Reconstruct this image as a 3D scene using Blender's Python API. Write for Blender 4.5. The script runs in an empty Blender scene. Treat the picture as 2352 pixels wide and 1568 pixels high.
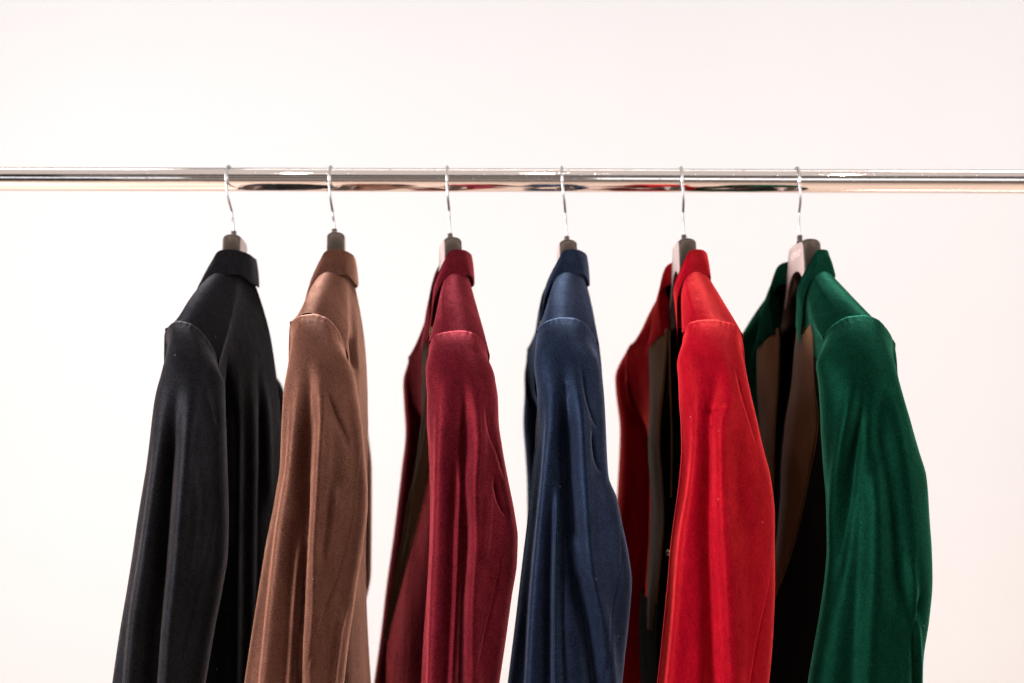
import bpy, math, random
import numpy as np
from mathutils import Vector, Matrix
PI = math.pi
scene = bpy.context.scene
C = scene.collection

# ------------------------------------------------------------------ camera
S0 = 0.0006            # metres per photo unit (photo taken as 2352 units wide) at the rail's distance
D = 1.5                # camera to rail
ZH = 1.2712            # camera height
ZR = ZH + (960-414)*S0 # rail height
cam = bpy.data.cameras.new('camera'); cam_o = bpy.data.objects.new('camera', cam); C.objects.link(cam_o)
cam_o.location = (0, -D, ZH); cam_o.rotation_euler = (PI/2, 0, 0)
cam.sensor_width = 36; cam.lens = 36*D/(2352*S0)
cam.shift_y = 176/2352
cam.clip_end = 50; cam.clip_start = 0.05
cam.dof.use_dof = True; cam.dof.focus_distance = 1.27; cam.dof.aperture_fstop = 2.6
scene.camera = cam_o
scene.view_settings.view_transform = 'Standard'; scene.view_settings.look = 'None'
scene.view_settings.gamma = 1; scene.view_settings.exposure = 0.0

# ------------------------------------------------------------------ light
world = bpy.data.worlds.new("World"); scene.world = world; world.use_nodes = True
world.node_tree.nodes['Background'].inputs['Color'].default_value = (1.0, 0.90, 0.86, 1)
world.node_tree.nodes['Background'].inputs['Strength'].default_value = 0.045
def area(name, loc, target, sx, sy, power, col):
    l = bpy.data.lights.new(name, 'AREA'); l.shape = 'RECTANGLE'; l.size = sx; l.size_y = sy
    l.energy = power; l.color = col
    o = bpy.data.objects.new(name, l); C.objects.link(o); o.location = loc
    d = Vector(target)-Vector(loc)
    o.rotation_euler = d.to_track_quat('-Z', 'Y').to_euler()
    return o
area('ceiling_lamp', (0, -0.6, 3.3), (0, -0.6, 0), 5.0, 3.0, 32, (1, .89, .84))
area('wall_fill', (-2.5, 0.6, 3.3), (-2.3, 2.2, 0.9), 3.0, 0.4, 23, (1, .97, .955))  # three unseen fill lights, added to brighten the wall evenly
area('wall_fill', (0.2, 0.6, 3.35), (0.2, 2.2, 0.9), 2.0, 0.3, 7, (1, .97, .955))
area('wall_fill', (2.6, 0.6, 3.3), (2.4, 2.2, 0.9), 3.0, 0.4, 38, (1, .97, .955))
area('rail_fill_upper', (0.3, -4.3, 3.05), (0.3, 0, 1.6), 5.5, 1.2, 5, (1, .86, .77))  # unseen panel added to lift the dark band mirrored in the rail
area('low_wall_fill', (-1.9, 0.7, 0.05), (-1.5, 2.2, 1.0), 2.8, 0.5, 16, (1, .70, .56))  # unseen pair added to warm and brighten the lower wall
area('low_wall_fill', (2.2, 0.7, 0.05), (1.9, 2.2, 1.0), 2.6, 0.5, 27, (1, .84, .76))
area('shop_window_lamp', (-2.7, -1.3, 1.75), (-0.1, -0.1, 1.3), 1.0, 1.7, 215, (.97, .97, 1))
area('shop_window_lamp', (2.7, -1.1, 1.8), (0.1, -0.1, 1.3), 1.0, 1.7, 72, (1, .97, .95))
area('rail_fill_front', (0.4, -4.6, 1.15), (0.4, 0, 1.3), 5.2, 1.5, 7, (1, .84, .74))  # added panel behind the camera, gives the rail its peach band
area('back_window_lamp', (-2.6, -4.2, 1.95), (-0.3, 0, 1.6), 1.8, 0.5, 6, (.86, .92, 1))
area('back_window_lamp', (1.5, -4.2, 2.05), (0.2, 0, 1.6), 2.2, 0.6, 11, (.92, .96, 1))
for (x, y, p) in ((-0.62, -1.05, 2.4), (0.08, -0.85, 2.4), (0.95, -1.0, 2.4)):
    area('spot_lamp', (x, y, 2.95), (x*0.9, -0.1, 1.2), 0.06, 0.06, p, (1, .93, .86))

# ------------------------------------------------------------------ helpers
def W(px, py, Y=0.0):
    k = (D+Y)/D
    return np.array([(px-1176)*S0*k, Y, ZH+(960-py)*S0*k])
def proj(P):
    k = (D+P[..., 1])/D
    return 1176+P[..., 0]/(S0*k), 960-(P[..., 2]-ZH)/(S0*k)
def crom(pts, t):
    """Catmull-Rom (centripetal-ish uniform) through pts (n,d), t in [0,n-1]"""
    pts = np.asarray(pts, float); n = len(pts)
    t = np.clip(np.asarray(t, float), 0, n-1-1e-9); i = np.floor(t).astype(int); f = (t-i)[..., None]
    p0 = pts[np.maximum(i-1, 0)]; p1 = pts[i]; p2 = pts[i+1]; p3 = pts[np.minimum(i+2, n-1)]
    return 0.5*((2*p1)+(-p0+p2)*f+(2*p0-5*p1+4*p2-p3)*f**2+(-p0+3*p1-3*p2+p3)*f**3)
def pchip(x, xs, ys):
    """monotone-ish cubic interpolation of ys over xs"""
    xs = np.asarray(xs, float); ys = np.asarray(ys, float)
    h = np.diff(xs); d = np.diff(ys)/h
    m = np.zeros(len(xs)); m[0] = d[0]; m[-1] = d[-1]
    for i in range(1, len(xs)-1):
        if d[i-1]*d[i] > 0:
            w1 = 2*h[i]+h[i-1]; w2 = h[i]+2*h[i-1]
            m[i] = (w1+w2)/(w1/d[i-1]+w2/d[i])
    x = np.asarray(x, float); i = np.clip(np.searchsorted(xs, x)-1, 0, len(xs)-2)
    t = (x-xs[i])/h[i]; tl = np.clip(t, 0, 1)
    v = (2*tl**3-3*tl**2+1)*ys[i]+(tl**3-2*tl**2+tl)*h[i]*m[i]+(-2*tl**3+3*tl**2)*ys[i+1]+(tl**3-tl**2)*h[i]*m[i+1]
    v = np.where(t < 0, ys[0]+m[0]*(x-xs[0]), v); v = np.where(t > 1, ys[-1]+m[-1]*(x-xs[-1]), v)
    return v
def sstep(a, b, x):
    t = np.clip((x-a)/(b-a), 0, 1); return t*t*(3-2*t)
def grid_normals(P, wrap=False):
    if wrap:
        du = np.roll(P, -1, 1)-np.roll(P, 1, 1)
    else:
        du = np.gradient(P, axis=1)
    dv = np.gradient(P, axis=0)
    n = np.cross(du, dv); l = np.linalg.norm(n, axis=-1, keepdims=True)
    return n/np.maximum(l, 1e-9)
def grid_faces(nr, nc, wrap=False, off=0, flip=False):
    m = nc if wrap else nc-1
    r, c = np.meshgrid(np.arange(nr-1), np.arange(m), indexing='ij')
    c2 = (c+1) % nc
    a = r*nc+c; b = r*nc+c2; d = (r+1)*nc+c; e = (r+1)*nc+c2
    f = np.stack([a, b, e, d], -1).reshape(-1, 4)+off
    return f[:, ::-1] if flip else f
def mesh_obj(name, V, F, mat, parent=None, smooth=True, loc=None):
    V = np.asarray(V, float).reshape(-1, 3)
    if parent is not None: V = V-np.array(parent.location)
    elif loc is not None: V = V-np.array(loc)
    me = bpy.data.meshes.new(name)
    if isinstance(F, np.ndarray):
        n, k = F.shape
        me.vertices.add(len(V)); me.vertices.foreach_set('co', V.ravel())
        me.loops.add(n*k); me.loops.foreach_set('vertex_index', F.ravel().astype(np.int32))
        me.polygons.add(n); me.polygons.foreach_set('loop_start', np.arange(0, n*k, k, dtype=np.int32))
        me.update(calc_edges=True); me.validate()
    else:
        me.from_pydata([tuple(v) for v in V], [], [tuple(f) for f in F]); me.update()
    if smooth: me.polygons.foreach_set('use_smooth', [True]*len(me.polygons))
    me.materials.append(mat)
    o = bpy.data.objects.new(name, me); C.objects.link(o)
    if parent is not None: o.parent = parent
    elif loc is not None: o.location = loc
    return o
def thing(name, label, cat, loc, group=None):
    o = bpy.data.objects.new(name, None); C.objects.link(o); o.location = loc
    o.empty_display_size = 0.05
    o['label'] = label; o['category'] = cat
    if group: o['group'] = group
    return o
def tube(path, rad, n=16):
    path = np.asarray(path, float); m = len(path)
    rad = np.broadcast_to(np.asarray(rad, float), (m,))
    T = np.gradient(path, axis=0); T /= np.linalg.norm(T, axis=1, keepdims=True)
    ref = np.array([1.0, 0.02, 0.01]); V = []
    u = np.cross(T[0], ref); u /= np.linalg.norm(u)
    for i in range(m):
        u = u-T[i]*np.dot(u, T[i]); u /= np.linalg.norm(u); w = np.cross(T[i], u)
        for k in range(n):
            a = 2*PI*k/n; V.append(path[i]+rad[i]*(math.cos(a)*u+math.sin(a)*w))
    F = [tuple(f) for f in grid_faces(m, n, wrap=True)]
    F.append(tuple(range(n))); F.append(tuple((m-1)*n+k for k in range(n))[::-1])
    return np.array(V), F

# ------------------------------------------------------------------ materials
def new_mat(name):
    m = bpy.data.materials.new(name); m.use_nodes = True
    nt = m.node_tree; b = nt.nodes['Principled BSDF']
    return m, nt, b
def N(nt, typ, **kw):
    n = nt.nodes.new(typ)
    for k, v in kw.items(): setattr(n, k, v)
    return n
def noise(nt, vec, scale, detail=3, rough=.55, sc=(1, 1, 1)):
    mp = N(nt, 'ShaderNodeMapping'); mp.inputs['Scale'].default_value = sc
    nt.links.new(vec, mp.inputs['Vector'])
    n = N(nt, 'ShaderNodeTexNoise'); n.inputs['Scale'].default_value = scale
    n.inputs['Detail'].default_value = detail; n.inputs['Roughness'].default_value = rough
    nt.links.new(mp.outputs[0], n.inputs['Vector'])
    return n.outputs['Fac']
def ramp(nt, fac, a, b, ca, cb):
    r = N(nt, 'ShaderNodeMapRange'); r.inputs['From Min'].default_value = a; r.inputs['From Max'].default_value = b
    r.inputs['To Min'].default_value = ca; r.inputs['To Max'].default_value = cb
    nt.links.new(fac, r.inputs['Value']); return r.outputs[0]
def velvet(name, dark, sheen, wt=1.0, sigma=0.29, gloss=.060):
    m, nt, b = new_mat(name)
    tc = N(nt, 'ShaderNodeTexCoord').outputs['Object']
    big = noise(nt, tc, 26, 4, .6, (1, 1, .55)); fine = noise(nt, tc, 700, 2, .7); mid = noise(nt, tc, 120, 3, .6, (1, 1, .6))
    # nap: patches brushed this way and that
    mul = N(nt, 'ShaderNodeMath', operation='MULTIPLY')
    nt.links.new(ramp(nt, big, .3, .7, .85, 1.15), mul.inputs[0]); nt.links.new(ramp(nt, fine, .3, .7, .5, 1.5), mul.inputs[1])
    mul2 = N(nt, 'ShaderNodeMath', operation='MULTIPLY')
    nt.links.new(mul.outputs[0], mul2.inputs[0]); nt.links.new(ramp(nt, mid, .3, .7, .9, 1.1), mul2.inputs[1])
    bump1 = N(nt, 'ShaderNodeBump'); bump1.inputs['Strength'].default_value = .45; bump1.inputs['Distance'].default_value = .003
    nt.links.new(big, bump1.inputs['Height'])
    bump2 = N(nt, 'ShaderNodeBump'); bump2.inputs['Strength'].default_value = .45; bump2.inputs['Distance'].default_value = .0005
    nt.links.new(fine, bump2.inputs['Height']); nt.links.new(bump1.outputs[0], bump2.inputs['Normal'])
    dif = N(nt, 'ShaderNodeBsdfDiffuse'); dif.inputs['Color'].default_value = (*dark, 1); dif.inputs['Roughness'].default_value = 1
    dcol = N(nt, 'ShaderNodeMixRGB', blend_type='MULTIPLY'); dcol.inputs['Fac'].default_value = 1
    dcol.inputs['Color1'].default_value = (*dark, 1); nt.links.new(mul2.outputs[0], dcol.inputs['Color2'])
    vo = N(nt, 'ShaderNodeTexVoronoi'); vo.inputs['Scale'].default_value = 75; nt.links.new(tc, vo.inputs['Vector'])
    lt = N(nt, 'ShaderNodeMath', operation='LESS_THAN'); lt.inputs[1].default_value = .055; nt.links.new(vo.outputs['Distance'], lt.inputs[0])
    sepc = N(nt, 'ShaderNodeSeparateColor'); nt.links.new(vo.outputs['Color'], sepc.inputs[0])
    gt = N(nt, 'ShaderNodeMath', operation='GREATER_THAN'); gt.inputs[1].default_value = .90; nt.links.new(sepc.outputs[0], gt.inputs[0])
    lm = N(nt, 'ShaderNodeMath', operation='MULTIPLY'); nt.links.new(lt.outputs[0], lm.inputs[0]); nt.links.new(gt.outputs[0], lm.inputs[1])
    lm2 = N(nt, 'ShaderNodeMath', operation='MULTIPLY'); nt.links.new(lm.outputs[0], lm2.inputs[0]); lm2.inputs[1].default_value = .5
    lint = N(nt, 'ShaderNodeMixRGB'); nt.links.new(lm2.outputs[0], lint.inputs['Fac']); nt.links.new(dcol.outputs[0], lint.inputs['Color1']); lint.inputs['Color2'].default_value = (.4, .38, .37, 1)
    dcol = lint
    nt.links.new(dcol.outputs[0], dif.inputs['Color']); nt.links.new(bump2.outputs[0], dif.inputs['Normal'])
    sh = N(nt, 'ShaderNodeBsdfSheen', distribution='ASHIKHMIN'); sh.inputs['Roughness'].default_value = sigma
    scol = N(nt, 'ShaderNodeMixRGB', blend_type='MULTIPLY'); scol.inputs['Fac'].default_value = 1
    scol.inputs['Color1'].default_value = (*[c*wt for c in sheen], 1); nt.links.new(mul2.outputs[0], scol.inputs['Color2'])
    nt.links.new(scol.outputs[0], sh.inputs['Color']); nt.links.new(bump2.outputs[0], sh.inputs['Normal'])
    add0 = N(nt, 'ShaderNodeAddShader'); nt.links.new(dif.outputs[0], add0.inputs[0]); nt.links.new(sh.outputs[0], add0.inputs[1])
    # lustre of the pile itself: a broad, weak highlight
    gl = N(nt, 'ShaderNodeBsdfGlossy'); gl.inputs['Roughness'].default_value = .58
    gcol = N(nt, 'ShaderNodeMixRGB', blend_type='MULTIPLY'); gcol.inputs['Fac'].default_value = 1
    gcol.inputs['Color1'].default_value = (*[(c/max(sheen))**1.35*max(sheen)*gloss for c in sheen], 1); nt.links.new(mul2.outputs[0], gcol.inputs['Color2'])
    nt.links.new(gcol.outputs[0], gl.inputs['Color']); nt.links.new(bump2.outputs[0], gl.inputs['Normal'])
    add = N(nt, 'ShaderNodeAddShader'); nt.links.new(add0.outputs[0], add.inputs[0]); nt.links.new(gl.outputs[0], add.inputs[1])
    nt.nodes.remove(b)
    nt.links.new(add.outputs[0], nt.nodes['Material Output'].inputs['Surface'])
    return m
def satin(name, col, rough=.42, scl=60, spec=.5, sheenw=0.0):
    m, nt, b = new_mat(name)
    tc = N(nt, 'ShaderNodeTexCoord').outputs['Object']
    n1 = noise(nt, tc, scl, 4, .6, (1, 1, .35)); n2 = noise(nt, tc, 900, 2)
    mx = N(nt, 'ShaderNodeMixRGB'); mx.inputs['Color1'].default_value = (*[c*.55 for c in col], 1); mx.inputs['Color2'].default_value = (*[c*1.5 for c in col], 1)
    nt.links.new(n1, mx.inputs['Fac']); nt.links.new(mx.outputs[0], b.inputs['Base Color'])
    b.inputs['Roughness'].default_value = rough; b.inputs['Specular IOR Level'].default_value = spec
    b.inputs['Sheen Weight'].default_value = sheenw
    bp = N(nt, 'ShaderNodeBump'); bp.inputs['Strength'].default_value = .25; bp.inputs['Distance'].default_value = .002
    nt.links.new(n1, bp.inputs['Height'])
    bp2 = N(nt, 'ShaderNodeBump'); bp2.inputs['Strength'].default_value = .2; bp2.inputs['Distance'].default_value = .0003
    nt.links.new(n2, bp2.inputs['Height']); nt.links.new(bp.outputs[0], bp2.inputs['Normal'])
    nt.links.new(bp2.outputs[0], b.inputs['Normal'])
    return m
def metal(name, col, rough, scratch=True):
    m, nt, b = new_mat(name)
    tc = N(nt, 'ShaderNodeTexCoord').outputs['Object']
    b.inputs['Base Color'].default_value = (*col, 1); b.inputs['Metallic'].default_value = 1
    if scratch:
        n1 = noise(nt, tc, 90, 5, .7, (.35, 1, 1)); n2 = noise(nt, tc, 420, 2, .8, (.6, 1, 1))
        nt.links.new(ramp(nt, n2, .62, .78, rough, rough+.18), b.inputs['Roughness'])
        bp = N(nt, 'ShaderNodeBump'); bp.inputs['Strength'].default_value = .05; bp.inputs['Distance'].default_value = .0006
        nt.links.new(n1, bp.inputs['Height'])
        bp2 = N(nt, 'ShaderNodeBump'); bp2.inputs['Strength'].default_value = .22; bp2.inputs['Distance'].default_value = .0003
        nt.links.new(ramp(nt, n2, .64, .74, 0, 1), bp2.inputs['Height']); nt.links.new(bp.outputs[0], bp2.inputs['Normal'])
        nt.links.new(bp2.outputs[0], b.inputs['Normal'])
    else:
        b.inputs['Roughness'].default_value = rough
    return m
M = {}
M['wall'], nt, b = new_mat('wall_paint')
tc = N(nt, 'ShaderNodeTexCoord').outputs['Object']
mx = N(nt, 'ShaderNodeMixRGB'); mx.inputs['Color1'].default_value = (.52, .515, .515, 1); mx.inputs['Color2'].default_value = (.545, .54, .54, 1)
nt.links.new(noise(nt, tc, 1.3, 3), mx.inputs['Fac']); nt.links.new(mx.outputs[0], b.inputs['Base Color'])
b.inputs['Roughness'].default_value = .85
bp = N(nt, 'ShaderNodeBump'); bp.inputs['Strength'].default_value = .15; bp.inputs['Distance'].default_value = .001
nt.links.new(noise(nt, tc, 180, 3), bp.inputs['Height']); nt.links.new(bp.outputs[0], b.inputs['Normal'])
M['chrome'] = metal('polished_chrome', (.86, .80, .77), .05)
M['wire'] = metal('hook_wire', (.36, .345, .34), .33, False)
M['bronze'] = metal('bronze_lacquer', (.10, .078, .066), .38, False)
M['plate'] = satin('hanger_face', (.42, .30, .27), .45, 30)
M['shade_panel'] = satin('matt_black_shade', (.009, .0085, .008), .95, 40, .03)  # near-black colour stands in for shade on the jacket fronts
M['print'] = satin('pale_print', (.72, .57, .53), .5, 30)
M['lining'] = satin('black_lining', (.008, .008, .0075), .55, 40, .25)
M['satin'] = satin('brown_black_satin', (.125, .062, .030), .6, 45, .08)
M['satin'].node_tree.nodes['Principled BSDF'].inputs['Specular Tint'].default_value = (1, .72, .55, 1)
M['satin_dark'] = satin('black_satin', (.014, .010, .010), .42, 45, .45)
M['button'] = metal('button_metal', (.55, .40, .28), .25, False)

# ------------------------------------------------------------------ wall
Yw = 2.2
V = []; nx, nz = 60, 40
gx, gz = np.meshgrid(np.linspace(-5, 5, nx), np.linspace(0, 4.0, nz))
P = np.stack([gx, np.full_like(gx, Yw), gz], -1)
w = mesh_obj('wall', P, grid_faces(nz, nx), M['wall'], loc=(0, Yw, 0)); w['kind'] = 'structure'

# shop floor: below the frame, seen in the polished rail and as warm light on the wall
M['floor'] = satin('pale_floor', (.62, .47, .38), .5, 3, .4)
gx, gy = np.meshgrid(np.linspace(-5, 5, 30), np.linspace(-4, Yw-.002, 24))
f_ = mesh_obj('floor', np.stack([gx, gy, np.zeros_like(gx)], -1), grid_faces(24, 30), M['floor'], loc=(0, 0, 0)); f_['kind'] = 'structure'

# ------------------------------------------------------------------ rail
rail = thing('clothes_rail', 'polished chrome clothes rail running across the whole picture', 'clothes rail', (0, 0, ZR))
nseg, nr_ = 220, 96
xs = np.linspace(-1.3, 1.3, nseg); R0 = 0.0163
V = np.zeros((nseg, nr_, 3)); ang = np.linspace(0, 2*PI, nr_, endpoint=False)
tilt = -0.0026
rng = np.random.RandomState(3)
for i, x in enumerate(xs):
    wob = 0.00012*math.sin(x*5.1+1)+0.0001*math.sin(x*12.3)
    V[i, :, 0] = x; V[i, :, 1] = R0*np.cos(ang); V[i, :, 2] = ZR+tilt*x+wob+R0*np.sin(ang)
Fr = [tuple(f) for f in grid_faces(nseg, nr_, wrap=True)]
Fr.append(tuple(range(nr_))); Fr.append(tuple(range((nseg-1)*nr_, nseg*nr_))[::-1])
mesh_obj('tube', V.reshape(-1, 3), Fr, M['chrome'], rail)

# ------------------------------------------------------------------ cloth folds
def fold_disp(PX, PY, folds):
    """real outward displacement (m) of cloth from fold lines: (kind, width, amp_mm, [(px,py)...])"""
    out = np.zeros_like(PX)
    for kind, wd, amp, pts in folds:
        pts = np.asarray(pts, float)
        n = max(24, 6*len(pts)); c = crom(pts, np.linspace(0, len(pts)-1, n))
        best = np.full(PX.shape, 1e9); sgn = np.zeros(PX.shape); tt = np.zeros(PX.shape)
        seg = np.linalg.norm(np.diff(c, axis=0), axis=1); cum = np.concatenate([[0], np.cumsum(seg)]); tot = cum[-1]
        for i in range(n-1):
            ax, ay = c[i]; dx, dy = c[i+1]-c[i]; L2 = dx*dx+dy*dy+1e-9
            t = np.clip(((PX-ax)*dx+(PY-ay)*dy)/L2, 0, 1)
            ex = PX-(ax+t*dx); ey = PY-(ay+t*dy); d = np.hypot(ex, ey)
            m = d < best
            best = np.where(m, d, best); sgn = np.where(m, np.sign(dx*ey-dy*ex), sgn); tt = np.where(m, (cum[i]+t*seg[i])/tot, tt)
        taper = np.where(tt < .3, sstep(-0.02, .3, tt), np.where(pts[-1][1] > 1500, 1, 1-sstep(.75, 1.02, tt)))
        d = best*(1 if kind != 's' else 1)
        if kind == 'r': f = np.exp(-(d/wd)**2)
        elif kind == 'c': f = -np.exp(-d/wd)
        elif kind == 'b':   # tilted band facing left (amp > 0) or right (amp < 0)
            q = -d*sgn/(wd*1.05); f = q*np.exp(-q*q/2)/.6
        elif kind == 's': # step: + side (right of travel) high edge falling away slowly, sharp drop on other side
            sd = d*sgn
            f = np.where(sd > 0, np.exp(-(sd/wd)**2), np.exp(-(sd/(wd*.16))**2))
        elif kind == 't':
            sd = d*-sgn
            f = np.where(sd > 0, np.exp(-(sd/wd)**2), np.exp(-(sd/(wd*.16))**2))
        out += 1.6*amp*0.001*taper*f
    return out
def soft_noise(P, seed, amp, sx=34, sz=9):
    r = np.random.RandomState(seed); out = np.zeros(P.shape[:-1])
    for k in range(14):
        a = r.uniform(.5, 1.6)
        fx, fy, fz = r.normal(0, sx*a), r.normal(0, sx*a*.7), r.normal(0, sz*a)
        out += np.sin(P[..., 0]*fx+P[..., 1]*fy+P[..., 2]*fz+r.uniform(0, 6.3))/a
    return out/6*amp

# ------------------------------------------------------------------ jacket
YS = -0.185   # depth of the near shoulder seam

def jacket(cfg):
    x0 = (cfg['rod']-1176)*S0
    yaw = math.radians(cfg['yaw']); cy, sy = math.cos(yaw), math.sin(yaw)
    base = np.array([x0, 0, ZR])
    def toL(P):
        P = np.asarray(P, float)-base
        return np.stack([P[..., 0]*cy+P[..., 1]*sy, -P[..., 0]*sy+P[..., 1]*cy, P[..., 2]], -1)
    def toW(P):
        P = np.asarray(P, float)
        return np.stack([P[..., 0]*cy-P[..., 1]*sy, P[..., 0]*sy+P[..., 1]*cy, P[..., 2]], -1)+base
    def mirror(P):
        Q = np.array(P, float); Q[..., 1] *= -1; return Q
    root = thing('velvet_jacket', cfg['label'], 'jacket', tuple(base-np.array([0, 0, .11])), 'velvet jackets hanging on the rail')
    vm = cfg['mat']

    # ---------- armhole loop of the near side (world), angle -> point
    seam = [W(px, py, YS+.004*(1-math.sin(PI*i/(len(cfg['seam'])-1)))) for i, (px, py) in enumerate(cfg['seam'])]
    seam = np.array(seam)
    L_, R_ = seam[0], seam[-1]
    low = np.array([R_+[.004, .004, -.05], (L_+R_)/2*[1, 1, 0]+[0, .0, min(L_[2], R_[2])-.10], L_+[-.002, .004, -.06]])
    loop = np.vstack([seam, low])
    ns = len(seam)
    th = list(np.linspace(205, -25, ns))+[-60, -90, -120]
    thr = np.radians(np.array(th))
    # periodic interpolation over theta (decreasing from 205 to -155)
    ext_t = np.concatenate([thr[-2:]+2*PI, thr, thr[:2]-2*PI])[::-1]
    ext_p = np.vstack([loop[-2:], loop, loop[:2]])[::-1]
    def loop_at(a):
        a = np.asarray(a, float); a = np.where(a > thr[0], a-2*PI, a)
        return np.stack([pchip(a, ext_t, ext_p[:, k]) for k in range(3)], -1)

    # ---------- sleeve
    rows = np.array(cfg['rows'], float)
    Yc = cfg.get('yc', -0.225); bd = cfg.get('bd', .042)
    def sleeve_grid(nr, nth, folds=None, seed=1, far=False):
        a = np.linspace(0, 2*PI, nth, endpoint=False)+PI/2
        # sample denser on the near side
        a = a+0.25*np.sin(2*(a-PI/2))*0
        P0 = loop_at(np.mod(a+PI*.9, 2*PI)-PI*.9)
        v = np.concatenate([np.linspace(0, 1, int(nr*.3), endpoint=False)**1.0, 1+np.linspace(0, 1, nr-int(nr*.3))])
        G = np.zeros((len(v), nth, 3))
        z1 = W(0, 985, Yc)[2]; zend = ZR-.79
        Xc, Ys_ = np.cos(a), np.sin(a)
        ca = np.sign(Xc)*np.abs(Xc)**.9; sa = np.sign(Ys_)*np.abs(Ys_)**.9
        def rowx(z, Y):
            k = (D+Yc)/D; py = 960-(z-ZH)/(S0*k)
            Lx = (pchip(py, rows[:, 0], rows[:, 1])-1176)*S0*k; Rx = (pchip(py, rows[:, 0], rows[:, 2])-1176)*S0*k
            return (Lx+Rx)/2, (Rx-Lx)/2
        for i, vv in enumerate(v):
            if vv < 1:
                t = vv
                zt = P0[:, 2]+(z1-P0[:, 2])*t**1.25
                lat = Yc-bd*sa - 0.004*np.maximum(sa, 0)
                ease = np.sin(PI/2*t)**.9
                Y = P0[:, 1]+(lat-P0[:, 1])*ease
                w_ = sstep(0, .45, t)
                cx, ax = rowx(zt, Y)
                xr = cx+ax*ca
                G[i, :, 0] = P0[:, 0]*(1-w_)+xr*w_; G[i, :, 1] = Y; G[i, :, 2] = zt
            else:
                t = vv-1; z = z1+(zend-z1)*t
                cx, ax = rowx(z, 0)
                bdz = bd*(1+.10*math.sin(t*5));  
                drift = cfg.get('drift', 0)*t*t
                G[i, :, 0] = cx+ax*ca; G[i, :, 1] = Yc-(bdz*sa+.004*max(0, 1-4*t)*np.maximum(sa, 0))+drift; G[i, :, 2] = z
        nrm = grid_normals(G, True)
        ctr = G.mean(1, keepdims=True)
        flip = np.sum(nrm*(G-ctr), -1).mean() < 0
        if flip: nrm = -nrm
        vr = np.array(v)[:, None]*np.ones((1, nth))
        nearw = np.maximum(Ys_, 0)[None, :]**.5
        d = np.zeros(vr.shape)
        if folds:
            px, py = proj(G)
            d = fold_disp(px, py, folds)*nearw
        env = sstep(.05, .6, vr)
        d = d*sstep(0.0, .12, vr)+soft_noise(G, seed, .0011)*env*(1 if not far else 1.6)
        G = G+nrm*d[..., None]
        # seam roll at the cap
        roll = .0006*np.exp(-((vr-.03)/.03)**2)*(np.maximum(Ys_, 0)[None, :]**.5)
        G = G+nrm*roll[..., None]
        r2 = np.random.RandomState(seed+5); ph = np.cumsum(r2.uniform(.25, .75, nth)); ph = ph/ph[-1]*2*PI*26
        puck = .00022*np.sin(ph)[None, :]*np.exp(-((vr-.06)/.05)**2)*(np.maximum(Ys_, 0)[None, :]**.5)
        G = G+nrm*puck[..., None]
        return G, flip
    nth, nr = 300, 300
    G, fl = sleeve_grid(nr, nth, cfg['folds'], cfg['seed'])
    def close_cuff(G):
        # turned-in cuff so that the sleeve has an edge
        c = G[-1].mean(0); inn = c+(G[-1]-c)*.93
        up = inn+[0, 0, .03]
        return np.concatenate([G, inn[None], up[None]], 0)
    G = close_cuff(G)
    mesh_obj('sleeve', G, grid_faces(G.shape[0], nth, True, flip=not fl), vm, root)
    Gf, fl2 = sleeve_grid(130, 120, None, cfg['seed']+50, True)
    Gf = close_cuff(Gf)
    Lf = mirror(toL(Gf))
    Fw = toW(Lf)
    if 'farx' in cfg:
        px, py = proj(Fw); fx = np.array(cfg['farx'], float)
        # fx: rows (py, wanted left px, wanted right px)
        l_cur = np.array([[Fw[i, :, 0].min(), Fw[i, :, 0].max(), Fw[i, :, 2].mean(), Fw[i, :, 1].mean()] for i in range(Fw.shape[0])])
        k = (D+l_cur[:, 3])/D; pyr = 960-(l_cur[:, 2]-ZH)/(S0*k)
        wl = (pchip(pyr, fx[:, 0], fx[:, 1])-1176)*S0*k; wr = (pchip(pyr, fx[:, 0], fx[:, 2])-1176)*S0*k
        tt = (Fw[..., 0]-l_cur[:, 0:1])/(l_cur[:, 1:2]-l_cur[:, 0:1])
        blend = sstep(0.1, .35, np.linspace(0, 1, Fw.shape[0]))[:, None]
        nx_ = wl[:, None]+(wr-wl)[:, None]*tt
        Fw[..., 0] = Fw[..., 0]*(1-blend)+nx_*blend
    mesh_obj('sleeve', Fw, grid_faces(Fw.shape[0], 120, True, flip=fl2), vm, root)

    # ---------- body: half sheet, near side, local cm
    sl = toL(seam)*100
    fi = sl[0]; ti = sl[len(sl)//2]; bi = sl[-1]; f1 = sl[1]; b1 = sl[-2]
    fd = cfg.get('front', 0.0); bk = cfg.get('back', 0.0); cs = cfg.get('cshift', 0.0)
    bx = cfg.get('button', (-8, -63))
    yb = -17.2
    def A(*p): return np.array(p, float)
    sx = (fi[0]+bi[0])/2
    bz = bx[1]
    v0 = [A(bx[0]-.5, .4, -88), A(bx[0]-.3, .4, -76), A(bx[0], .2, bz), A(bx[0]*.66, -2.6, bz+15), A(-3.4+fd*.5, -4.8, -36), A(-2.5+fd*.5, -5.8, -28),
          A(-1.8, -6.2, -21), A(-1.4, -6.4, -15.0), A(1.2+cs, -6.2, -12.9), A(3.2+cs, -4.2, -12.6), A(4.2+cs, 0, -13.0), A(5.4+bk*.6, 0, -22), A(6.4+bk, 0, -34), A(6.2+bk, 0, -50), A(6.6+bk, 0, -64), A(8+bk, 0, -88)]
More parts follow.
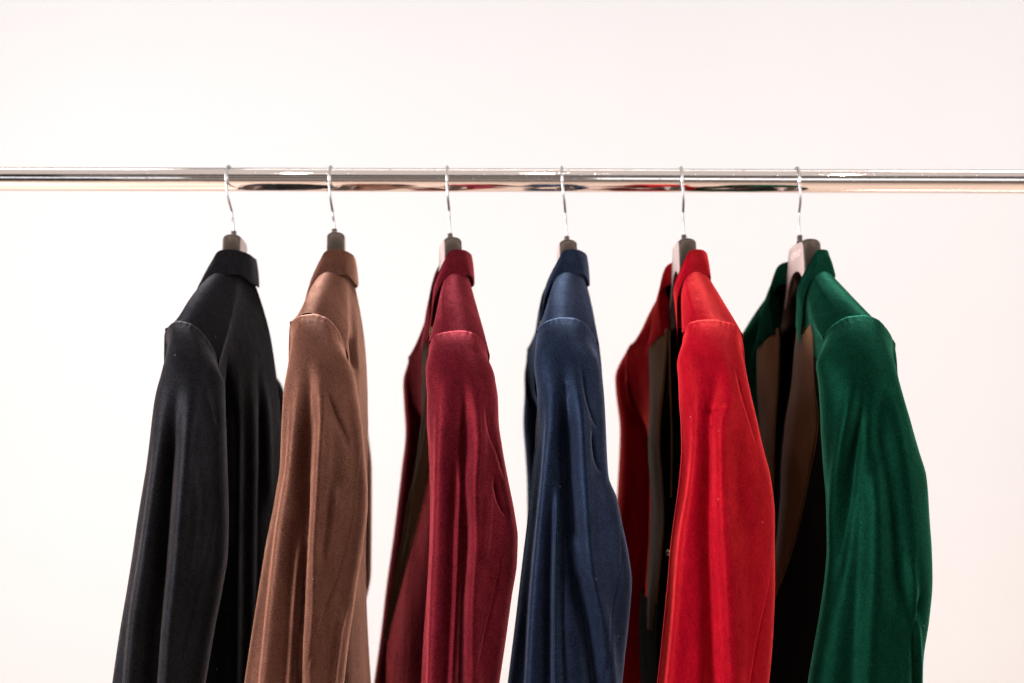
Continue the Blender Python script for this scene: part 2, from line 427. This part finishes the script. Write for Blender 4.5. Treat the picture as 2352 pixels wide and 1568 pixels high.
    v1 = [A(sx, yb, -88), A(sx, yb, -76), A(sx, yb, bz), A(sx, yb, -50), A(sx, yb-.4, -36.5), A(fi[0]+.6, fi[1]+.7, fi[2]-6),
          fi+A(.05, .1, 0), f1+A(0, .02, -.02), ti+A(0, .02, -.02), b1+A(0, .02, -.02), bi+A(-.05, .1, 0), A(bi[0]-.6, bi[1]+.7, bi[2]-6), A(sx, yb-.4, -36.5), A(sx, yb, -50), A(sx, yb, bz), A(sx, yb, -88)]
    ew = np.array([1, 1, 1, 1, .9, .55, .12, 0, 0, 0.05, .3, .6, .9, 1, 1, 1.0])
    v0 = np.array(v0); v1 = np.array(v1)
    vw = np.zeros(len(v0)); vw[3:8] = [.5, 1, 1, .9, .5]
    v0n = v0.copy(); v0n[:, 0] += vw*np.array([1]*6+[.35, 0]+[1]*(len(v0)-8))*cfg.get('vn', 0); v0n[:4, 0] += cfg.get('vlow', 0); v0f = v0.copy(); v0f[:, 0] += vw*cfg.get('vf', 0); v0f[:2, 0] += cfg.get('cut', 0); v0f[2, 0] += .3*cfg.get('cut', 0)
    def body_grid(nu, nv, u0=0, u1=None, vmax=1.0, vfun=None, side=-1):
        u = np.linspace(u0, (len(v0)-1) if u1 is None else u1, nu)
        c0 = crom(v0n if side < 0 else v0f, u); c1 = crom(v1, u); e = np.interp(u, np.arange(len(ew)), ew)[:, None]
        t = np.linspace(0 if vfun is None else -.09, 1, nv)[None, :]*(vmax if vfun is None else vfun(u)[:, None])
        ell_x = np.cos(t*PI/2); ell_y = np.sin(t*PI/2)
        lin = t
        # shoulder: hollow line, slightly concave
        sadd = -0.5*np.sin(t*PI)*(1-e)
        X = c1[:, 0:1]+(c0[:, 0:1]-c1[:, 0:1])*(e*ell_x+(1-e)*(1-lin))
        Y = c0[:, 1:2]+(c1[:, 1:2]-c0[:, 1:2])*(e*ell_y+(1-e)*lin)
        Z = c0[:, 2:3]+(c1[:, 2:3]-c0[:, 2:3])*lin+sadd
        return np.stack([X, Y, Z], -1)/100, u, t
    def half(side, nu, nv, folds=None, off=0.0, seed=0):
        B, u, t = body_grid(nu, nv, side=side)
        if side > 0: B = mirror(B)
        Wd = toW(B)
        n = grid_normals(Wd); c = toW(np.array([0.0, 0, -.4]))
        cen = Wd.mean((0, 1))
        if np.sum(n*(Wd-cen)).mean() < 0: n = -n
        d = soft_noise(Wd, seed, .0022, 30, 7)*np.clip(np.interp(u, [0, 4, 6, 9, 11, 15], [1, .8, .15, .15, .9, 1.2]), 0, 2)[:, None]
        px, py = proj(Wd)
        if folds: d = d+fold_disp(px, py, folds)*(1 if side < 0 else .6)
        # shoulder seam groove
        us = 7.75
        g = (.008*np.exp(-np.abs(u-7.5)/np.where(u < 7.5, .32, 1.1))-.0007*np.exp(-((u-7.5)/.03)**2))[:, None]*np.sin(np.clip(t*.97+.02, 0, 1)*PI)
        Wd = Wd+n*(d+g+off)[..., None]
        return Wd, n
    nu, nv = 420, 90
    Bn, nn = half(-1, nu, nv, cfg.get('bfolds'), 0, cfg['seed']+7)
    Bf, nf = half(1, nu, nv, cfg.get('bfolds'), 0, cfg['seed']+8)
    V = np.concatenate([Bn.reshape(-1, 3), Bf.reshape(-1, 3)])
    F = np.concatenate([grid_faces(nu, nv), grid_faces(nu, nv, off=nu*nv, flip=True)])
    mesh_obj('body', V, F, vm, root)
    def thin(Wd, n, off): return (Wd-n*off)[::3, ::3]
    Ln, Lf_ = thin(Bn, nn, .0045), thin(Bf, nf, .0045)
    V = np.concatenate([Ln.reshape(-1, 3), Lf_.reshape(-1, 3)]); q = Ln.shape
    F = np.concatenate([grid_faces(q[0], q[1], flip=True), grid_faces(q[0], q[1], off=q[0]*q[1])])
    mesh_obj('lining', V, F, M['lining'], root)

    # ---------- lapels: satin sheet folded back on the front, with real thickness
    lw = cfg.get('lapw', 1.0)
    for side in (-1, 1):
        lf = cfg.get('lapf', 0) if side > 0 else 0
        nu2, nv2 = 120, 30
        ua, ub = 2.0, 6.15
        wv = lambda u: (1.7 if side < 0 else 1)*lw*np.interp(u, [2, 2.4, 3, 4, 5, 5.6, 5.9, 6.15], [.02+lf*.08, .08+lf*.16, .14+lf*.18, .25+lf*.1, .34, .36, .35, .30])
        B, u, t = body_grid(nu2, nv2, ua, ub, vfun=wv, side=side)
        # peak: raise outer corner
        tt = np.linspace(0, 1, nv2)[None, :]
        pk = sstep(5.2, 6.15, u)[:, None]*np.maximum(0, (tt-.72)/.28)*.012
        B[..., 2] += pk-sstep(5.6, 6.15, u)[:, None]*np.exp(-((tt-.55)/.2)**2)*.008
        if side > 0: B = mirror(B)
        Wd = toW(B); n = grid_normals(Wd)
        cen = toW(np.array([0.0, 0, -.45]))
        if np.sum(n*(Wd-cen)) < 0: n = -n
        lift = .0045+.003*np.sin(tt*PI)+.0015*tt
        top = Wd+n*lift[..., None] + n*(soft_noise(Wd, cfg['seed']+side, .0026, 55, 22))[..., None]
        bot = Wd+n*(.0012+.002*tt)[..., None]
        # roll over the fold line
        V = np.concatenate([top.reshape(-1, 3), bot.reshape(-1, 3)]); k = nu2*nv2
        F1 = grid_faces(nu2, nv2, flip=side > 0); F2 = grid_faces(nu2, nv2, off=k, flip=side < 0)
        idx = np.arange(nu2*nv2).reshape(nu2, nv2)
        ring = np.concatenate([idx[0, :], idx[1:, -1], idx[-1, -2::-1], idx[-2:0:-1, 0]])
        nx2 = np.roll(ring, -1)
        F3 = np.stack([ring, nx2, nx2+k, ring+k], -1)
        o = mesh_obj('lapel', V, np.concatenate([F1, F2, F3]), M['satin'], root)

    for sd_, u1_ in cfg.get('shade_panel', ()):  # added dark sheets over the velvet fronts: shade put into colour
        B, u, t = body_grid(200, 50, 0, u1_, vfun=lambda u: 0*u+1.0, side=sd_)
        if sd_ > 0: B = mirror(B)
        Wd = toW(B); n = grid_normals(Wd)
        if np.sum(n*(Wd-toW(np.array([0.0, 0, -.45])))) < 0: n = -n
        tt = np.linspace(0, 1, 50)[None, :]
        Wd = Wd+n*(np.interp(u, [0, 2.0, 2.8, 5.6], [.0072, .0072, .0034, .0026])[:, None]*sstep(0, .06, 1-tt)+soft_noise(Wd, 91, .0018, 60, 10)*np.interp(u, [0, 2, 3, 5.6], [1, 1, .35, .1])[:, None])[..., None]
        o = mesh_obj('front_shade_panel', Wd, grid_faces(200, 50), M['shade_panel'], root)
        o['label'] = 'matt black panel standing in for shade on the open front'

    # ---------- collar: wraps the neck; outer fall, rounded fold, inner stand
    co = cfg.get('collar', {})
    dx = cs; dz = co.get('dz', 0)
    # half profiles from back centre (s=0) to the gorge tip (s=1):
    T = np.array([(4.6, 0, -11.2), (4.3, -2.6, -11.0), (3.0, -5.0, -10.8), (1.2, -6.1, -11.1), (.3, -6.4, -12.4), (-.3, -6.5, -14.6), (-.5, -6.5, -17.8), (-.6, -6.4, -21.5)])
    E = np.array([(5.6, 0, -14.9), (5.2, -3.2, -14.8), (4.2, -6.2, -14.2), (2.4, -7.3, -13.8), (1.3, -8.0, -14.6), (.8, -8.4, -17.0), (.5, -8.5, -20.0), (-.6, -7.8, -23.0)])
    I = np.array([(3.7, 0, -14.0), (3.4, -2.4, -14.0), (2.3, -4.3, -14.0), (.6, -5.5, -14.4), (-.2, -5.8, -15.5), (-.5, -5.9, -17.6), (-.7, -5.9, -19.8), (-.8, -6.0, -21.8)])
    for arr in (T, E, I): arr[:, 0] += dx; arr[:, 2] += dz+.5
    E[:3, 0] -= .5; E[3, 2] += .2
    # the front part of the collar lies on the body
    def colkeys(side):
        vv = v0n if side < 0 else v0f
        Tk, Ek, Ik = T.copy(), E.copy(), I.copy()
        def body_pt(u, t):
            c0 = crom(vv, np.array([u]))[0]; c1 = crom(v1, np.array([u]))[0]; e = float(np.interp(u, np.arange(len(ew)), ew))
            X = c1[0]+(c0[0]-c1[0])*(e*math.cos(t*PI/2)+(1-e)*(1-t)); Y = c0[1]+(c1[1]-c0[1])*(e*math.sin(t*PI/2)+(1-e)*t)
            return np.array([X, Y, c0[2]+(c1[2]-c0[2])*t-.5*math.sin(t*PI)*(1-e)])
        for k, (u_, t_, of) in {4: (7.35, .14, (0, -.1, .6)), 5: (6.75, .19, (-.65, -.4, .5)), 6: (6.2, .25, (-1.0, -.35, .2)), 7: (5.72, .30, (-1.5, -.45, .05))}.items():
            Ek[k] = body_pt(u_, t_)+of
        for k, u_ in {5: 6.95, 6: 6.5, 7: 6.08}.items():
            c0 = crom(vv, np.array([u_]))[0]
            Tk[k] = c0+(-1.0, -.25, .1); Ik[k] = c0+(.25, .25, -.1)
        Ek[3] = Ek[2]*.5+Ek[4]*.5+(0, -.25, .1)
        return Tk, Ek, Ik
    ncs, ncp = 90, 40
    def colhalf(side):
        s = np.linspace(0, 7, ncs); T, E, I = colkeys(side)
        t_, e_, i_ = crom(T, s), crom(E, s), crom(I, s)
        out = np.zeros((ncs, ncp, 3))
        # profile: E -> bulge -> T (rounded) -> I
        mid_o = (t_+e_)/2; outd = (e_-t_); outd[:, 2] = 0
        outd = outd/np.maximum(np.linalg.norm(outd, axis=1, keepdims=True), 1e-6)
        rad = (t_-np.array([dx+1, 0, 0])); rad[:, 2] = 0; rad /= np.maximum(np.linalg.norm(rad, axis=1, keepdims=True), 1e-6)
        up = np.array([0, 0, 1.0])
        for k in range(ncs):
            fl = np.linspace(0, 1, 1)
            key = np.array([e_[k]-rad[k]*.35, e_[k], e_[k]*.5+t_[k]*.5+rad[k]*.14, t_[k]+rad[k]*.16-up*.4, t_[k]-rad[k]*.0, t_[k]-rad[k]*.35-up*.5, i_[k]])
            out[k] = crom(key, np.linspace(0, len(key)-1, ncp))
        if side > 0: out = mirror(out)
        return out/100
    Cn = colhalf(-1); Cf = colhalf(1)
    Call = np.concatenate([Cf[::-1], Cn[1:]], 0)
    Cw = toW(Call)
    px, py = proj(Cw)
    Cw = Cw+(soft_noise(Cw, cfg['seed']+3, .0008, 50, 40)[..., None])*np.array([0, -1, 0])
    nC = Cw.shape[0]
    # under-collar: close from I back to E
    F = grid_faces(nC, ncp)
    mesh_obj('collar', Cw, F, vm, root)

    # ---------- front button and inner details
    if cfg.get('hardware'):
        p = W(1535.5, 1269, -.02)
        V, F = tube([p+[0.004, 0, 0], p+[0.001, 0, 0], p-[.002, 0, 0], p-[.003, 0, 0]], [.0035, .0045, .004, .002], 14)
        mesh_obj('button', V, F, M['button'], root)
        pts = [W(1537.5, 757, .01), W(1538.5, 830, .01), W(1540, 900, .01), W(1543, 1000, .01), W(1542.5, 1080, .008), W(1541.5, 1142, .006)]
        V, F = tube(crom(np.array(pts), np.linspace(0, 5, 40)), .0012, 8)
        o = mesh_obj('lining_piping', V, F, M['satin'], root)
    return root

# ------------------------------------------------------------------ hangers
def hanger(cfg):
    rx = (cfg['rod']-1176)*S0; ztop = ZR+tilt*rx+R0
    base = np.array([rx, 0, ZR+tilt*rx])
    root = thing('hanger', cfg['hlabel'], 'hanger', tuple(base), 'clothes hangers on the rail')
    nxp = (cfg['neck'][0]-1176)*S0; nz = W(0, cfg['neck'][1], 0)[2]      # top of the ferrule
    r = R0+.0019
    # hook in the plane across the rail: from behind, over the top, down the front, then to the neck
    path = []
    for a in np.linspace(math.radians(-25), math.radians(205), 30):
        path.append([rx+cfg.get('hk', 0)*math.cos(a), r*math.cos(a)*1.02, base[2]+r*math.sin(a)])
    bend = cfg['bend']
    zb = W(0, bend[1], 0)[2]; xb = (bend[0]-1176)*S0
    q = np.array(path[-1])
    path += [list(q+(np.array([xb, -.004, zb])-q)*t+np.array([0, -.006*math.sin(PI*t), 0])) for t in (.3, .6, .85)]
    path += [[xb, -.004, zb], [xb*.8+nxp*.2, -.003, zb-.006], [nxp*.6+xb*.4, 0, (zb*.4+nz*.6)], [nxp, 0, nz], [nxp, 0, nz-.006]]
    pp = crom(np.array(path), np.linspace(0, len(path)-1, 160))
    V, F = tube(pp, .00165, 12); mesh_obj('hook', V, F, M['wire'], root)
    V, F = tube([[nxp, 0, nz+.001], [nxp, 0, nz], [nxp, 0, nz-.007], [nxp, 0, nz-.010]], [.0022, .0036, .0036, .0046], 14)
    mesh_obj('ferrule', V, F, M['bronze'], root)
    # yoke
    yw = math.radians(cfg.get('hyaw', cfg['yaw']*.6)); tk = cfg.get('tk', .0112)
    topc = [(0, -8.0), (2.4, -8.05), (3.7, -8.25), (4.15, -8.9), (4.7, -11.0), (5.4, -14.5), (7.5, -17.3), (11, -19.6), (14.4, -21.8), (15.4, -22.8)]
    botc = [(0, -12.4), (1.2, -12.5), (2.4, -12.9), (3.4, -13.6), (4.6, -14.9), (6.0, -17.4), (8, -19.6), (11.4, -21.4), (14.4, -23.6), (15.4, -23.8)]
    n = 70
    tp = crom(np.array(topc), np.linspace(0, 9, n))/100; bt = crom(np.array(botc), np.linspace(0, 9, n))/100
    zoff = (nz-.008)-(base[2]-.080)
    upper = np.concatenate([tp[::-1]*[-1, 1], tp[1:]]); lower = np.concatenate([bt[::-1]*[-1, 1], bt[1:]])
    outline = np.concatenate([upper, lower[::-1]])
    m = len(outline); nn_ = len(upper)
    cen = (upper+lower)/2
    # section across thickness: rounded edge (inset curve)
    secs = [(-1, .0), (-.97, .10), (-.8, .55), (-.45, .9), (0, 1), (.45, .9), (.8, .55), (.97, .10), (1, 0)]
    V = []
    inset = .0045
    cfull = np.concatenate([cen, cen[::-1]])
    din = cfull-outline; dl = np.linalg.norm(din, axis=1, keepdims=True); din = din/np.maximum(dl, 1e-6)
    for s_, e_ in secs:
        for j in range(m):
            yy, zz = outline[j]+din[j]*inset*(1-e_)
            V.append((s_*tk, yy, zz))
    V = np.array(V)
    c_, s__ = math.cos(yw), math.sin(yw)
    sm = cfg['seam'][len(cfg['seam'])//2]; jy = math.radians(cfg['yaw'])
    xn = W(sm[0], sm[1], YS)[0]+.002; xl = (xn-rx)*math.cos(jy)+YS*math.sin(jy)
    xf = rx+xl*math.cos(jy)+YS*math.sin(jy)
    def bend_(y):   # the arms turn from the neck's own direction to the line of the shoulders
        n0 = nxp+cfg.get('hdx', 0); q = np.clip((np.abs(y)-.045)/(.185-.045), 0, 1)
        neck = -np.clip(y, -.045, .045)*s__
        tgt = np.where(y < 0, xn, xf)-n0-neck
        return neck+tgt*q
    Wv = np.stack([V[:, 0]*c_+bend_(V[:, 1])+nxp+cfg.get('hdx', 0), V[:, 0]*s__+V[:, 1]*c_, V[:, 2]+base[2]+zoff], -1)
    F = [tuple(f) for f in grid_faces(len(secs), m, True)]
    for k in range(nn_-1):
        F.append((k, k+1, m-2-k, m-1-k)); o_ = (len(secs)-1)*m
        F.append((o_+m-1-k, o_+m-2-k, o_+k+1, o_+k))
    mesh_obj('yoke', Wv, F, M['bronze'], root)
    # pale plates on both faces of the neck
    for sd in (-1, 1):
        k0 = [j for j in range(nn_) if abs(upper[j][0]) < .052]
        V = []
        for j in k0:
            u_, l_ = upper[j], lower[j]; dd = (l_-u_)
            V.append((sd*(tk+.0006), u_[0]*.90, (u_+dd*.10)[1])); V.append((sd*(tk+.0006), l_[0]*.95, (u_+dd*.95)[1]))
        V2 = [(x-sd*.0014, y, z) for x, y, z in V]
        V = np.array(V+V2); q = len(k0); F = []
        for j in range(q-1):
            a = 2*j; F.append((a, a+1, a+3, a+2)); b_ = 2*q
            F.append((a, a+2, a+2+b_, a+b_)); F.append((a+1, a+1+b_, a+3+b_, a+3))
        Wp = np.stack([V[:, 0]*c_+bend_(V[:, 1])+nxp+cfg.get('hdx', 0), V[:, 0]*s__+V[:, 1]*c_, V[:, 2]+base[2]+zoff], -1)
        mesh_obj('face_plate', Wp, F, M['plate'], root, smooth=False)
    if cfg.get('print'):
        cu = bpy.data.curves.new('printed_name', 'FONT'); cu.body = 'NEYSHIP'; cu.size = .0135; cu.align_x = 'CENTER'; cu.extrude = .0001
        cu.space_character = 1.05; cu.offset = .0003
        tmp = bpy.data.objects.new('tmp', cu); C.objects.link(tmp)
        dg = bpy.context.evaluated_depsgraph_get(); me = bpy.data.meshes.new_from_object(tmp.evaluated_get(dg))
        C.objects.unlink(tmp); bpy.data.objects.remove(tmp)
        V = np.array([v.co[:] for v in me.vertices])
        # text x runs from far (+y) to near (-y) on the -x face
        L = np.stack([np.full(len(V), -(tk+.0008))-V[:, 2], -V[:, 0], V[:, 1]-.1035], -1)
        Wp = np.stack([L[:, 0]*c_-L[:, 1]*s__+nxp+cfg.get('hdx', 0), L[:, 0]*s__+L[:, 1]*c_, L[:, 2]+base[2]+zoff], -1)
        mesh_obj('printed_name', Wp, [tuple(p.vertices) for p in me.polygons], M['print'], root, smooth=False)
    return root

# ------------------------------------------------------------------ the six
M['v_black'] = velvet('black_velvet', (.0012, .0012, .0018), (.16, .155, .17), 1.0)
M['v_brown'] = velvet('brown_velvet', (.031, .0098, .0070), (1.0, .55, .41), 1.0)
M['v_burg'] = velvet('burgundy_velvet', (.033, .0014, .0050), (.88, .15, .185), 1.0)
M['v_navy'] = velvet('navy_velvet', (.0013, .0022, .0070), (.19, .25, .39), 1.0)
M['v_red'] = velvet('scarlet_velvet', (.235, .0004, .0085), (1.0, .115, .095), 1.0)
M['v_green'] = velvet('green_velvet', (.0003, .0048, .0030), (.05, .26, .165), 1.0)

JK = []
JK.append(dict(rod=527, neck=(537, 531), bend=(534, 486), yaw=2.5, hyaw=7, hdx=.002, seed=11, mat=M['v_black'],
  label='black velvet jacket, leftmost on the rail, its back panel in view', hlabel='clothes hanger holding the black jacket, farthest left on the rail',
  seam=[(378, 768), (386, 752), (398, 741), (410, 737), (432, 741), (456, 755), (483, 788), (497, 818), (503, 850)],
  rows=[(740, 385, 490), (800, 376, 492), (857, 370, 502), (897, 363, 508), (968, 353, 514), (1083, 334, 518), (1198, 315, 521), (1274, 304, 519), (1351, 292, 508), (1446, 276, 490), (1568, 258, 470), (1750, 232, 440)],
  folds=[('b', 20, 6, [(434, 835), (425, 900), (412, 1000), (400, 1150), (388, 1300), (372, 1450), (362, 1600)]),
         ('c', 9, 4, [(406, 930), (388, 1080), (378, 1200), (364, 1400), (352, 1600)]),
         ('b', 18, 4, [(366, 900), (345, 1080), (322, 1250), (296, 1420), (280, 1600)]),
         ('c', 2.2, 1.4, [(506, 1121), (487, 1236), (456, 1351), (426, 1466), (400, 1580)]),
         ('c', 8, 2.5, [(470, 880), (490, 930), (505, 990)]),
         ('r', 16, 3, [(445, 1040), (455, 1150), (440, 1300), (420, 1400)])],
  bfolds=[('r', 15, 3, [(548, 800), (543, 900), (540, 1050), (537, 1250), (534, 1600)]), ('c', 7, 5, [(520, 810), (524, 900), (528, 1050), (528, 1300)]),
          ('r', 14, 2.5, [(572, 790), (578, 900), (582, 1050), (578, 1300), (572, 1600)]), ('c', 10, 3, [(592, 800), (598, 950), (600, 1150), (590, 1600)]),
          ('r', 10, 3, [(605, 850), (615, 1000), (620, 1200)])],
  cshift=-1.2, back=.5, front=-1, button=(-8, -63), lapw=1))
JK.append(dict(rod=761, neck=(768, 526), bend=(765, 486), yaw=6, hyaw=7.5, hdx=.003, seed=23, mat=M['v_brown'],
  label='brown velvet jacket hanging between the black and the burgundy one', hlabel='clothes hanger holding the brown jacket',
  seam=[(665, 752), (673, 736), (684, 728), (695, 724), (721, 721), (752, 731), (775, 757), (792, 797), (800, 850)],
  rows=[(730, 668, 770), (773, 661, 785), (830, 658, 803), (897, 650, 818), (968, 645, 830), (1068, 641, 840), (1129, 632, 844), (1160, 627, 844), (1251, 609, 835), (1330, 597, 822), (1400, 586, 812), (1480, 574, 800), (1568, 561, 790), (1750, 535, 765)],
  folds=[('b', 15, 6.5, [(714, 800), (722, 860), (724, 950), (719, 1068), (714, 1160), (708, 1250), (704, 1400), (697, 1500), (700, 1628)]),
         ('c', 5, 4, [(706, 1060), (705, 1200), (697, 1350), (691, 1600)]),
         ('b', 16, 4, [(682, 850), (664, 950), (655, 1068), (634, 1200), (612, 1400), (590, 1620)]),
         ('b', 8, 2.5, [(688, 1180), (676, 1300), (666, 1450), (656, 1620)]),
         ('c', 5, 2.2, [(742, 880), (770, 950), (795, 1000), (812, 1040)]),
         ('c', 2.2, 1.4, [(828, 1000), (829, 1056), (815, 1160), (785, 1293), (750, 1389), (720, 1477), (688, 1590)]),
         ('r', 12, 3, [(770, 1100), (765, 1200), (745, 1320)]),
         ('r', 9, 3, [(800, 1380), (778, 1450), (760, 1600)])],
  bfolds=[('r', 6, 3, [(812, 700), (815, 800), (822, 900)]), ('c', 4, 3, [(803, 760), (810, 850)])],
  farx=[(800, 700, 830), (938, 705, 838), (1083, 700, 854), (1313, 690, 852), (1427, 670, 834), (1568, 650, 838), (1750, 620, 820)],
  cshift=-1.4, back=-1.6, front=0, button=(-8, -63)))
JK.append(dict(rod=1028, neck=(1034, 537), bend=(1032, 484), yaw=9.5, hyaw=9, seed=31, mat=M['v_burg'],
  label='burgundy velvet jacket with brown satin lapel, third along the rail beside the navy one', hlabel='clothes hanger holding the burgundy jacket',
  seam=[(985, 800), (991, 781), (1001, 770), (1021, 763), (1058, 759), (1085, 764), (1105, 780), (1118, 803), (1124, 840)],
  rows=[(770, 985, 1110), (804, 979, 1118), (837, 976, 1132), (874, 978, 1138), (914, 981, 1144), (968, 981, 1146), (1026, 984, 1154), (1102, 987, 1168), (1179, 988, 1183), (1236, 987, 1190), (1293, 985, 1188), (1370, 980, 1176), (1458, 973, 1163), (1568, 966, 1146), (1750, 950, 1120)],
  folds=[('b', 15, 6.5, [(1064, 815), (1073, 860), (1082, 930), (1083, 1020), (1078, 1120), (1080, 1250), (1072, 1400), (1070, 1620)]),
         ('b', 9, 3.5, [(1046, 975), (1049, 1060), (1046, 1200), (1042, 1330), (1030, 1620)]),
         ('b', 15, 4, [(1003, 860), (1000, 950), (997, 1080), (993, 1250), (985, 1400), (978, 1620)]),
         ('c', 4.5, 2.4, [(1110, 920), (1125, 990), (1145, 1040), (1165, 1110)]),
         ('c', 6, 5, [(1137, 1085), (1148, 1145), (1172, 1196)]),
         ('c', 2.2, 1.4, [(1172, 1196), (1163, 1236), (1147, 1312), (1128, 1400), (1101, 1504), (1078, 1600)]),
         ('r', 12, 4, [(1120, 1100), (1118, 1200), (1110, 1300)]),
         ('c', 5, 3, [(1058, 1280), (1056, 1400), (1052, 1600)])],
  farx=[(813, 927, 1020), (847, 926, 1020), (914, 929, 1025), (981, 932, 1030), (1083, 922, 1030), (1217, 906, 1020), (1351, 887, 1005), (1446, 876, 990), (1568, 859, 975), (1750, 830, 945)],
  cshift=-1.4, back=-1, front=0, vf=1.0, button=(-8, -63)))
JK.append(dict(rod=1290, neck=(1302, 543), bend=(1298, 488), yaw=1, hyaw=0, seed=47, mat=M['v_navy'],
  label='navy blue velvet jacket hanging between the burgundy and the scarlet one', hlabel='clothes hanger holding the navy blue jacket',
  seam=[(1231, 772), (1237, 755), (1247, 743), (1262, 735), (1289, 729), (1316, 730), (1346, 746), (1366, 777), (1378, 815)],
  rows=[(745, 1234, 1340), (770, 1229, 1352), (830, 1227, 1380), (914, 1233, 1388), (968, 1233, 1390), (1064, 1224, 1394), (1095, 1221, 1397), (1141, 1216, 1415), (1198, 1211, 1427), (1274, 1202, 1442), (1332, 1195, 1449), (1408, 1186, 1444), (1504, 1174, 1434), (1568, 1166, 1427), (1750, 1140, 1400)],
  folds=[('b', 16, 7, [(1306, 790), (1311, 870), (1318, 960), (1322, 1060), (1328, 1150), (1340, 1300), (1368, 1450), (1385, 1600)]),
         ('b', 15, 4.5, [(1245, 850), (1250, 950), (1240, 1100), (1226, 1250), (1214, 1400), (1203, 1620)]),
         ('b', 8, 3.5, [(1277, 1080), (1272, 1200), (1268, 1350), (1268, 1480), (1268, 1620)]),
         ('c', 4.5, 2.6, [(1335, 830), (1345, 910), (1362, 960), (1384, 1000)]),
         ('c', 5, 4, [(1360, 980), (1368, 1050), (1390, 1100)]),
         ('c', 8, 1.2, [(1290, 892), (1300, 884), (1306, 880)]),
         ('c', 2.2, 1.4, [(1424, 1190), (1427, 1293), (1415, 1351), (1400, 1427), (1384, 1568), (1382, 1600)]),
         ('r', 10, 3, [(1318, 1220), (1328, 1280), (1340, 1340)]),
         ('c', 12, 3, [(1290, 1080), (1292, 1250), (1290, 1450), (1300, 1600)])],
  farx=[(837, 1209, 1330), (864, 1199, 1330), (931, 1199, 1330), (1037, 1206, 1330), (1102, 1210, 1325), (1250, 1212, 1320), (1400, 1210, 1310), (1568, 1205, 1300), (1750, 1190, 1290)],
  cshift=-1.2, back=-.8, front=1.5, button=(-4, -63)))
JK.append(dict(rod=1563, neck=(1571, 540), bend=(1568, 487), yaw=4.8, hyaw=-2, seed=59, mat=M['v_red'],
  label='bright scarlet velvet jacket with open front beside the green jacket', hlabel='clothes hanger holding the scarlet jacket',
  seam=[(1568, 778), (1573, 760), (1581, 744), (1609, 735), (1638, 734), (1666, 739), (1687, 746), (1699, 760), (1707, 790)],
  rows=[(745, 1566, 1690), (784, 1562, 1706), (830, 1561, 1714), (875, 1563, 1719), (918, 1563, 1726), (971, 1566, 1737), (1026, 1567, 1749), (1102, 1561, 1768), (1190, 1549, 1777), (1250, 1541, 1777), (1332, 1534, 1778), (1428, 1524, 1775), (1523, 1514, 1769), (1568, 1509, 1764), (1750, 1488, 1740)],
  folds=[('b', 18, 7, [(1655, 800), (1657, 900), (1641, 980), (1641, 1100), (1644, 1250), (1650, 1400), (1656, 1620)]),
         ('b', 16, 4.5, [(1580, 850), (1588, 950), (1580, 1100), (1556, 1250), (1540, 1450), (1524, 1620)]),
         ('c', 4.5, 2.4, [(1685, 830), (1700, 880), (1728, 970), (1745, 1040)]),
         ('c', 3, 2.2, [(1618, 938), (1635, 944), (1655, 940), (1668, 932)]),
         ('r', 22, 4, [(1690, 1150), (1690, 1300), (1695, 1450), (1690, 1600)]),
         ('c', 6, 3, [(1645, 1290), (1650, 1400), (1655, 1600)]),
         ('c', 2.2, 1.4, [(1773, 1294), (1767, 1351), (1752, 1420), (1737, 1492), (1720, 1590)])],
  farx=[(800, 1440, 1520), (830, 1430, 1530), (865, 1422, 1535), (935, 1427, 1540), (1038, 1423, 1535), (1160, 1416, 1525), (1300, 1405, 1515), (1568, 1385, 1490), (1750, 1370, 1480)],
  cshift=-1.3, back=-.8, front=0, vlow=2.2, lapf=1, button=(-3.8, -62), vn=2.8, vf=1.6, cut=1.2, shade_panel=((1, 2.25),), hardware=True))
JK.append(dict(rod=1829, neck=(1837, 541), bend=(1834, 487), yaw=8, hyaw=0, hdx=.006, seed=71, mat=M['v_green'], print=True,
  label='dark green velvet jacket, rightmost on the rail, its neck opening in view', hlabel='clothes hanger with pale printed face plate holding the green jacket',
  seam=[(1890, 785), (1896, 768), (1904, 755), (1920, 741), (1948, 727), (1984, 724), (2012, 732), (2033, 752), (2048, 775), (2058, 812)],
  rows=[(745, 1895, 2035), (780, 1887, 2052), (830, 1886, 2062), (875, 1890, 2065), (918, 1891, 2070), (981, 1892, 2086), (1037, 1895, 2104), (1094, 1899, 2121), (1140, 1903, 2125), (1179, 1904, 2127), (1255, 1905, 2132), (1332, 1899, 2134), (1408, 1888, 2129), (1496, 1873, 2116), (1568, 1861, 2108), (1750, 1835, 2085)],
  folds=[('b', 14, -5, [(1972, 850), (1968, 900), (1959, 970), (1940, 1080), (1922, 1200), (1903, 1320), (1888, 1420)]),
         ('b', 22, 4, [(2060, 850), (2045, 950), (2058, 1080), (2072, 1200), (2084, 1320), (2090, 1420)]),
         ('c', 7, 4, [(2115, 1340), (2106, 1400), (2098, 1450), (2100, 1600)]),
         ('r', 9, 4, [(2085, 1250), (2092, 1340), (2096, 1400), (2104, 1460), (2110, 1600)]),
         ('b', 24, 4, [(2000, 1000), (1995, 1200), (1985, 1400), (1975, 1600)])],
  cshift=-.9, back=-.8, front=.5, button=(-5, -63), shade_panel=((-1, 5.6), (1, 2.6)), vn=0, vf=2.0))
for j in JK:
    hanger(j); jacket(j)
